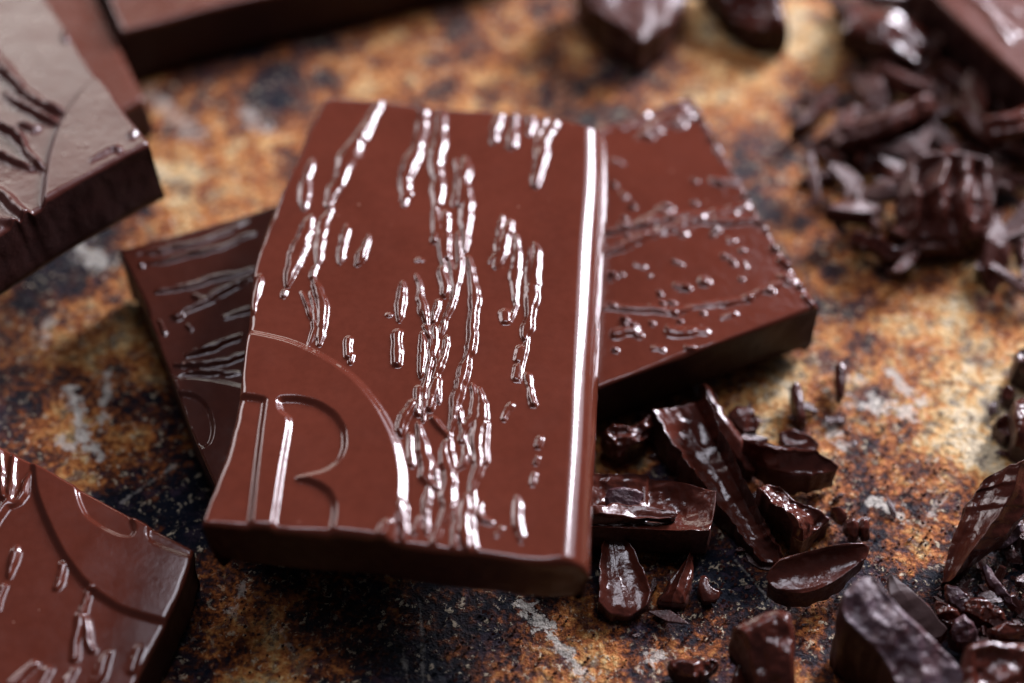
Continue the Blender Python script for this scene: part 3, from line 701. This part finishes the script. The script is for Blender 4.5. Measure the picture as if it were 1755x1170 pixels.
shard([(1694, 816, 1.0), (1730, 796, 1.15), (1790, 780, 1.2)], [(1790, 780, 1.2), (1780, 850, .95), (1720, 920, .70), (1640, 986, .3)], [(1614, 1000, .18), (1626, 996, .2), (1640, 986, .3)], [(1694, 816, 1.0), (1660, 860, .75), (1630, 930, .42), (1614, 1000, .18)],
      .34, 'large leaf-shaped shard with a bright crest at the right edge', lumps=.05, fold=(.58, .20, .42), seed=321, n=(60, 90), rim=.04)
shard([(1150, 1134, .3), (1166, 1128, .34), (1190, 1134, .34), (1222, 1130, .32)], [(1222, 1130, .32), (1234, 1136, .28), (1224, 1148, .22)], [(1156, 1156, .2), (1186, 1164, .26), (1206, 1160, .24), (1224, 1148, .22)], [(1150, 1134, .3), (1144, 1144, .26), (1156, 1156, .2)],
      .26, 'low bean-shaped shiny blob at the bottom edge, left of its small neighbour', lumps=.10, lf=3, seed=331, n=(40, 26), rim=.09, smooth=2)
shard([(1262, 1138, .3), (1272, 1132, .34), (1284, 1140, .3)], [(1284, 1140, .3), (1288, 1160, .3), (1280, 1196, .2)], [(1252, 1190, .2), (1266, 1196, .22), (1280, 1196, .2)], [(1262, 1138, .3), (1254, 1160, .3), (1252, 1190, .2)],
      .28, 'short upright blob between the bean-shaped blob and the folded shard', lumps=.06, seed=341, n=(24, 30), rim=.08, smooth=2)
shard([(1030, 742, .34), (1050, 726, .5), (1086, 730, .5), (1120, 706, .4)], [(1120, 706, .4), (1122, 730, .4), (1108, 756, .3)], [(1036, 776, .24), (1060, 784, .28), (1108, 756, .3)], [(1030, 742, .34), (1028, 760, .3), (1036, 776, .24)],
      .34, 'dark crumpled shard in the shadow under the right-hand piece', lumps=.14, lf=3, seed=351, n=(46, 36), rim=.05)
shard([(1246, 708, .2), (1262, 694, .3), (1290, 700, .3)], [(1290, 700, .3), (1300, 722, .26), (1296, 738, .2)], [(1256, 728, .14), (1276, 740, .2), (1296, 738, .2)], [(1246, 708, .2), (1250, 718, .2), (1256, 728, .14)],
      .18, 'small flat dark flake just behind the long wedge', [M_WET, M_FRACT], lumps=.03, seed=361, n=(26, 22), rim=.03)
shard([(1334, 742, .24), (1360, 734, .3), (1392, 748, .28)], [(1392, 748, .28), (1404, 760, .24), (1400, 772, .2)], [(1340, 764, .16), (1372, 770, .2), (1400, 772, .2)], [(1334, 742, .24), (1336, 754, .2), (1340, 764, .16)],
      .2, 'small dull flake behind the dark sideways wedge', [M_WET, M_FRACT], lumps=.04, seed=371, n=(26, 20), rim=.03)
shard([(1356, 660, .3), (1364, 652, .34), (1374, 660, .3)], [(1374, 660, .3), (1378, 690, .26), (1382, 720, .18)], [(1366, 724, .14), (1374, 726, .16), (1382, 720, .18)], [(1356, 660, .3), (1360, 690, .24), (1366, 724, .14)],
      .2, 'narrow upright sliver on the rust in front of the right-hand piece', seed=381, n=(16, 30), rim=.04)
shard([(1432, 624, .3), (1442, 618, .34), (1452, 626, .3)], [(1452, 626, .3), (1450, 652, .28), (1446, 680, .2)], [(1432, 676, .16), (1440, 682, .18), (1446, 680, .2)], [(1432, 624, .3), (1430, 650, .24), (1432, 676, .16)],
      .2, 'narrow lilac-glinting sliver right of the right-hand piece corner', seed=391, n=(16, 26), rim=.04)
shard([(1424, 870, .24), (1436, 868, .3), (1450, 880, .24)], [(1450, 880, .24), (1452, 888, .2), (1446, 896, .16)], [(1428, 880, .14), (1436, 892, .14), (1446, 896, .16)], [(1424, 870, .24), (1424, 876, .2), (1428, 880, .14)],
      .12, 'tiny lilac flake right of the crinkled shard', seed=401, n=(14, 12), rim=.02)
shard([(1450, 894, .2), (1462, 890, .26), (1470, 894, .22)], [(1470, 894, .22), (1472, 906, .2), (1470, 920, .12)], [(1454, 916, .1), (1462, 922, .12), (1470, 920, .12)], [(1450, 894, .2), (1450, 904, .18), (1454, 916, .1)],
      .14, 'small brown splinter pressed against the oval chip tip', seed=411, n=(14, 16), rim=.03)
shard([(1474, 890, .2), (1482, 888, .26), (1490, 894, .22)], [(1490, 894, .22), (1490, 906, .2), (1486, 920, .12)], [(1476, 918, .1), (1480, 922, .12), (1486, 920, .12)], [(1474, 890, .2), (1472, 904, .18), (1476, 918, .1)],
      .14, 'small brown splinter just right of its twin above the oval chip', seed=414, n=(14, 16), rim=.03)

# larger pieces in the heap of flakes
shard([(1622, 1002, .3), (1640, 1004, .34), (1658, 1022, .32)], [(1658, 1022, .32), (1668, 1036, .3), (1664, 1050, .24)], [(1630, 1034, .2), (1648, 1048, .22), (1664, 1050, .24)], [(1622, 1002, .3), (1622, 1018, .26), (1630, 1034, .2)],
      .12, 'grey-edged curved flake at the left end of the flake heap', [M_MATT, M_WET], lumps=.06, lf=3, seed=421, n=(26, 24), rim=.03)
shard([(1660, 1024, .3), (1684, 1022, .36), (1712, 1040, .36), (1722, 1052, .3)], [(1722, 1052, .3), (1724, 1062, .26), (1718, 1070, .2)], [(1650, 1048, .2), (1672, 1060, .24), (1696, 1068, .22), (1718, 1070, .2)], [(1660, 1024, .3), (1650, 1036, .26), (1650, 1048, .2)],
      .2, 'lumpy brown curl in the middle of the flake heap', lumps=.09, lf=4, seed=424, n=(40, 24), rim=.05)
shard([(1684, 972, .5), (1690, 968, .55), (1698, 974, .5)], [(1698, 974, .5), (1716, 1000, .45), (1742, 1040, .3)], [(1732, 1036, .25), (1738, 1040, .26), (1742, 1040, .3)], [(1684, 972, .5), (1696, 1004, .42), (1732, 1036, .25)],
      .1, 'long thin blade-like flake slanting across the flake heap', [M_MATT, M_WET], lumps=.04, lf=3, seed=427, n=(18, 40), rim=.02)
shard([(1636, 1062, .42), (1652, 1052, .5), (1668, 1066, .46)], [(1668, 1066, .46), (1676, 1084, .4), (1672, 1104, .3)], [(1632, 1096, .26), (1650, 1104, .28), (1672, 1104, .3)], [(1636, 1062, .42), (1630, 1080, .36), (1632, 1096, .26)],
      .3, 'bluish crumpled flake in front of the heap beside the melting block', [M_MATT, M_WET], lumps=.12, lf=3, seed=430, n=(36, 36), rim=.04)
shard([(1604, 1030, .36), (1622, 1036, .4), (1640, 1044, .36)], [(1640, 1044, .36), (1646, 1056, .32), (1640, 1070, .24)], [(1604, 1058, .2), (1622, 1068, .22), (1640, 1070, .24)], [(1604, 1030, .36), (1602, 1044, .3), (1604, 1058, .2)],
      .24, 'brown flake wedged between the slate-grey shard and the flake heap', lumps=.08, lf=3, seed=433, n=(30, 26), rim=.04)
shard([(1700, 1078, .4), (1724, 1068, .46), (1760, 1070, .44)], [(1760, 1070, .44), (1762, 1082, .4), (1758, 1094, .3)], [(1704, 1092, .26), (1730, 1098, .28), (1758, 1094, .3)], [(1700, 1078, .4), (1700, 1086, .34), (1704, 1092, .26)],
      .2, 'flat brown flake behind the melting corner block', lumps=.05, lf=3, seed=436, n=(34, 18), rim=.03)
shard([(1704, 920, .3), (1726, 900, .4), (1750, 896, .4)], [(1750, 896, .4), (1754, 910, .36), (1744, 926, .28)], [(1700, 940, .2), (1722, 940, .24), (1744, 926, .28)], [(1704, 920, .3), (1698, 930, .26), (1700, 940, .2)],
      .16, 'dull flake lying behind the heap beside the crest of the leaf-shaped shard', [M_MATT, M_WET], lumps=.06, lf=3, seed=439, n=(30, 24), rim=.03)

# shavings at the upper right, far out of focus
SG = 'blurred shavings at the upper right'
def curl(a, b, wpx, z0, z1, thick, label, seed, arch=.12, mats=None):
    """a long curled shaving from photo point a to b"""
    a, b = np.array(a, float), np.array(b, float); d = (b - a) / np.linalg.norm(b - a); nrm = np.array([-d[1], d[0]])
    if nrm[0] < 0: nrm = -nrm                                    # nrm points right
    far, near = (a, b) if a[1] < b[1] else (b, a)
    fz, nz = (z0, z1) if a[1] < b[1] else (z1, z0)
    bend = nrm * wpx * .25
    pt = lambda p, z: (p[0], p[1], z)
    mid = (far + near) / 2
    L_ = [pt(far - nrm * wpx * .4, fz), pt(mid - nrm * wpx * .5 + bend, (fz + nz) / 2 + arch), pt(near - nrm * wpx * .45, nz)]
    R_ = [pt(far + nrm * wpx * .4, fz), pt(mid + nrm * wpx * .5 + bend, (fz + nz) / 2 + arch), pt(near + nrm * wpx * .45, nz)]
    shard([L_[0], pt(far, fz + .04), R_[0]], R_, [L_[-1], pt(near, nz + .04), R_[-1]], L_, thick, label, mats, lumps=.05, lf=2, seed=seed, n=(22, 40), rim=.05, fold=(.5, .08, .4), group=SG)
shard([(1552, 276, .85), (1600, 262, 1.05), (1650, 258, 1.05), (1696, 270, .9)], [(1696, 270, .9), (1700, 340, .7), (1694, 404, .4)], [(1538, 418, .35), (1590, 408, .45), (1640, 412, .45), (1694, 404, .4)], [(1552, 276, .85), (1540, 340, .7), (1538, 418, .35)],
      .5, 'ribbed fan of shavings stuck together in the upper right cluster', lumps=.05, lf=2, seed=501, n=(110, 60), rim=.06, grooves=.12, ng=3.4, mats=[M_SHAVE, M_SHAVE], facet=.35, group=SG)
curl((1440, 225), (1600, 172), 36, .5, .7, .35, 'long horizontal shaving above the ribbed fan of shavings', 504, mats=[M_SHAVE, M_SHAVE])
curl((1458, 404), (1545, 440), 22, .35, .3, .2, 'thin curved shaving lying on the rust below the ribbed fan', 506)
curl((1450, 30), (1580, 80), 60, .6, .6, .4, 'wide blurred chunk near the top beside the corner piece', 508)
curl((1690, 215), (1790, 180), 36, .9, 1.0, .3, 'dark blurred shaving just under the corner piece', 511)
# chunks cut by the top edge
shard([(985, -60, .9), (1080, -80, .9), (1180, -50, .8)], [(1180, -50, .8), (1176, 0, .7), (1150, 44, .6)], [(1020, 20, .8), (1060, 40, .8), (1100, 72, .75), (1150, 44, .6)], [(985, -60, .9), (990, -20, .9), (1020, 20, .8)],
      .7, 'blurred dull brown chunk at the top edge above the right-hand piece', [M_SHAVE, M_FRACT], lumps=.03, facet=.1, seed=521, n=(60, 56), rim=.08, group=None)
shard([(1190, -80, .9), (1260, -90, .9), (1320, -60, .9)], [(1320, -60, .9), (1340, -10, .8), (1352, 50, .5)], [(1250, 30, .4), (1290, 50, .45), (1352, 50, .5)], [(1190, -80, .9), (1220, -30, .7), (1250, 30, .4)],
      .8, 'blurred dark chunk at the top edge right of the dull brown one', [M_WET, M_SIDE], lumps=.08, seed=524, n=(36, 36), rim=.08, group=None)
# shards at the right edge
shard([(1712, 716, .3), (1724, 708, .4), (1742, 722, .36)], [(1742, 722, .36), (1748, 734, .3), (1740, 748, .24)], [(1704, 734, .2), (1722, 746, .24), (1740, 748, .24)], [(1712, 716, .3), (1704, 724, .26), (1704, 734, .2)],
      .26, 'small lilac-glinting lump near the right edge behind the leaf-shaped shard', lumps=.07, lf=3, seed=531, n=(24, 22), rim=.06)
shard([(1735, 690, .5), (1770, 670, .6), (1810, 680, .6)], [(1810, 680, .6), (1810, 740, .5), (1800, 780, .4)], [(1736, 764, .3), (1770, 776, .34), (1800, 780, .4)], [(1735, 690, .5), (1740, 730, .5), (1736, 764, .3)],
      .5, 'dark lump cut by the right edge above the leaf-shaped shard', lumps=.12, lf=2, seed=534, n=(36, 36), rim=.08)
shard([(1744, 600, .5), (1764, 590, .6), (1800, 600, .6)], [(1800, 600, .6), (1800, 620, .5), (1800, 650, .4)], [(1750, 640, .3), (1770, 650, .34), (1800, 650, .4)], [(1744, 600, .5), (1744, 620, .5), (1750, 640, .3)],
      .5, 'dark sliver of a shard just entering the right edge halfway up', lumps=.1, seed=537, n=(24, 24), rim=.08)
shard([(1718, 664, .24), (1726, 658, .3), (1738, 666, .26)], [(1738, 666, .26), (1740, 674, .24), (1734, 686, .18)], [(1716, 680, .16), (1726, 688, .16), (1734, 686, .18)], [(1718, 664, .24), (1714, 672, .2), (1716, 680, .16)],
      .2, 'small round lump with one bright glint near the right edge', lumps=.05, seed=540, n=(20, 20), rim=.06)

# ------------------------------------------------------------------ flakes and crumbs
def flake_mesh(seed, thin=.22, n=8, rmin=.74, asp=(.28, .62), mat=None):
    r = np.random.default_rng(seed)
    a = np.sort((np.arange(n) + r.uniform(-.35, .35, n)) / n * 2 * np.pi)
    rad = r.uniform(rmin, 1.0, n); x, y = rad * np.cos(a), rad * np.sin(a) * r.uniform(*asp)
    c = r.uniform(-.25, .25, 2)
    bend = lambda x_, y_: c[0] * x_ * x_ + c[1] * y_ * x_
    V = [(x[i] * .9, y[i] * .9, thin + bend(x[i], y[i]) + r.uniform(-.05, .05)) for i in range(n)]
    V += [(x[i] * 1.0, y[i] * 1.0, thin * .6 + bend(x[i], y[i])) for i in range(n)]
    V += [(x[i] * .85, y[i] * .85, -thin + bend(x[i], y[i])) for i in range(n)]
    V += [(0.1 * r.uniform(-1, 1), 0.1 * r.uniform(-1, 1), thin + r.uniform(-.02, .14)), (0, 0, -thin)]
    T = []
    for i in range(n):
        j = (i + 1) % n
        T += [(3 * n, i, j), (i, n + i, n + j), (i, n + j, j), (n + i, 2 * n + i, 2 * n + j), (n + i, 2 * n + j, n + j), (3 * n + 1, 2 * n + j, 2 * n + i)]
    return build_mesh('crumb_shape', np.array(V), np.zeros((0, 4), int), np.array(T), [mat or M_CRUMB], None, None, smooth=False)
FL = [flake_mesh(900 + i, .07 + .05 * (i % 3), 7 + i % 3) for i in range(12)]

SPL = [flake_mesh(950 + i, .09 + .04 * (i % 3), 5 + i % 2, .6, (.28, .6)) for i in range(14)]
SHV = [flake_mesh(970 + i, .09 + .04 * (i % 3), 5 + i % 3, .6, (.18, .5), M_SHAVE) for i in range(14)]

def crumbs(name, cat, label, group, spots, shapes=None):
    for px, py, s, z, tilt in spots:
        sh = shapes or FL
        o = bpy.data.objects.new(name, sh[int(RNG.integers(len(sh)))]); COL.objects.link(o)
        o.location = Vector(at(px, py, z) * CM); k = float(s)
        o.scale = (k, k * RNG.uniform(.7, 1.1), k * RNG.uniform(.7, 1.2))
        o.rotation_euler = (RNG.uniform(-tilt, tilt), RNG.uniform(-tilt, tilt), RNG.uniform(0, 6.28))
        o['label'] = label; o['category'] = cat; o['group'] = group

def scatter(n, poly, smin, smax, tilt, zmax=0.0):
    poly = np.array(poly, float); lo, hi = poly.min(0), poly.max(0); out = []
    while len(out) < n:
        p = RNG.uniform(lo, hi)
        if poly_sd(p[None], poly)[0] > 0:
            s = smin + (smax - smin) * RNG.random() ** 1.8
            out.append((p[0], p[1], s, s * .2 + RNG.random() * zmax, tilt))
    return out
crumbs('chocolate_flake', 'flake', 'thin dark flake in the heap of shavings below the leaf-shaped shard', 'heap of flakes at the lower right',
       scatter(120, [(1610, 990), (1660, 965), (1755, 880), (1790, 900), (1790, 1110), (1660, 1110), (1600, 1040)], .06, .36, .7, .16), SPL + FL[:4])
crumbs('chocolate_flake', 'flake', 'blurred splinter in the pile of shavings around the ribbed fan at the upper right', 'pile of shavings at the upper right',
       scatter(125, [(1395, 150), (1600, 110), (1790, 200), (1790, 490), (1640, 470), (1480, 450), (1390, 330)], .22, .85, .4, .30), SHV)
crumbs('chocolate_flake', 'flake', 'blurred splinter between the top edge and the long horizontal shaving', 'splinters near the top edge',
       scatter(40, [(1430, -20), (1580, -20), (1680, 130), (1600, 160), (1450, 130)], .26, .75, .4, .3), SHV)
crumbs('chocolate_flake', 'flake', 'small dark splinter on the tray between the larger shards', 'splinters between the shards',
       scatter(52, [(1030, 960), (1040, 700), (1240, 660), (1460, 700), (1560, 900), (1480, 930), (1350, 900), (1240, 1000), (1120, 1080)], .07, .34, .35, .04), SPL)
crumbs('chocolate_crumb', 'crumb', 'tiny dark crumb lying on the bare rusty tray among the shards', 'crumbs strewn on the tray on the right',
       scatter(60, [(1040, 960), (1250, 700), (1420, 560), (1720, 560), (1640, 900), (1500, 1000), (1300, 1130), (1060, 1090)], .015, .07, .5))
crumbs('chocolate_crumb', 'crumb', 'dark crumb near the right edge beside the small glinting lumps', 'crumbs at the right edge',
       scatter(22, [(1690, 640), (1790, 600), (1790, 790), (1700, 780)], .05, .3, .6, .1), SPL)

# chocolate dust: grains nobody could count, fallen round the shards
def dust(n):
    sp = []
    areas = [([(1030, 1090), (1040, 690), (1250, 640), (1480, 640), (1640, 820), (1660, 960), (1560, 1060), (1300, 1150)], .5),
             ([(1600, 1000), (1660, 940), (1790, 860), (1790, 1120), (1620, 1110)], .25), ([(1400, 60), (1790, 120), (1790, 480), (1460, 470), (1380, 300)], .15),
             ([(240, 1000), (330, 950), (1000, 1060), (1150, 1170), (240, 1170)], .10)]
    for poly, f in areas: sp += scatter(int(n * f), poly, .007, .036, 0)
    V, T = [], []
    for px, py, r, z, _ in sp:
        c = at(px, py, r * .5); b0 = len(V); g = RNG.uniform(.5, 1.2, (6, 3)) * r
        d = np.array([[1, 0, 0], [-.5, .87, 0], [-.5, -.87, 0], [.5, .5, .9], [-.6, .1, .8], [0, 0, -.5]])
        V += list(c + d * g)
        T += [[b0 + i for i in t] for t in ((0, 1, 3), (1, 4, 3), (1, 2, 4), (2, 0, 3), (2, 3, 4), (0, 5, 1), (1, 5, 2), (2, 5, 0))]
    me = build_mesh('chocolate_dust', np.array(V), np.zeros((0, 4), int), np.array(T), [M_CRUMB], None, None, smooth=False)
    link('chocolate_dust', me, None, 'fine dark chocolate dust sprinkled over the rusty tray', 'dust', None, 'stuff')
dust(3600)
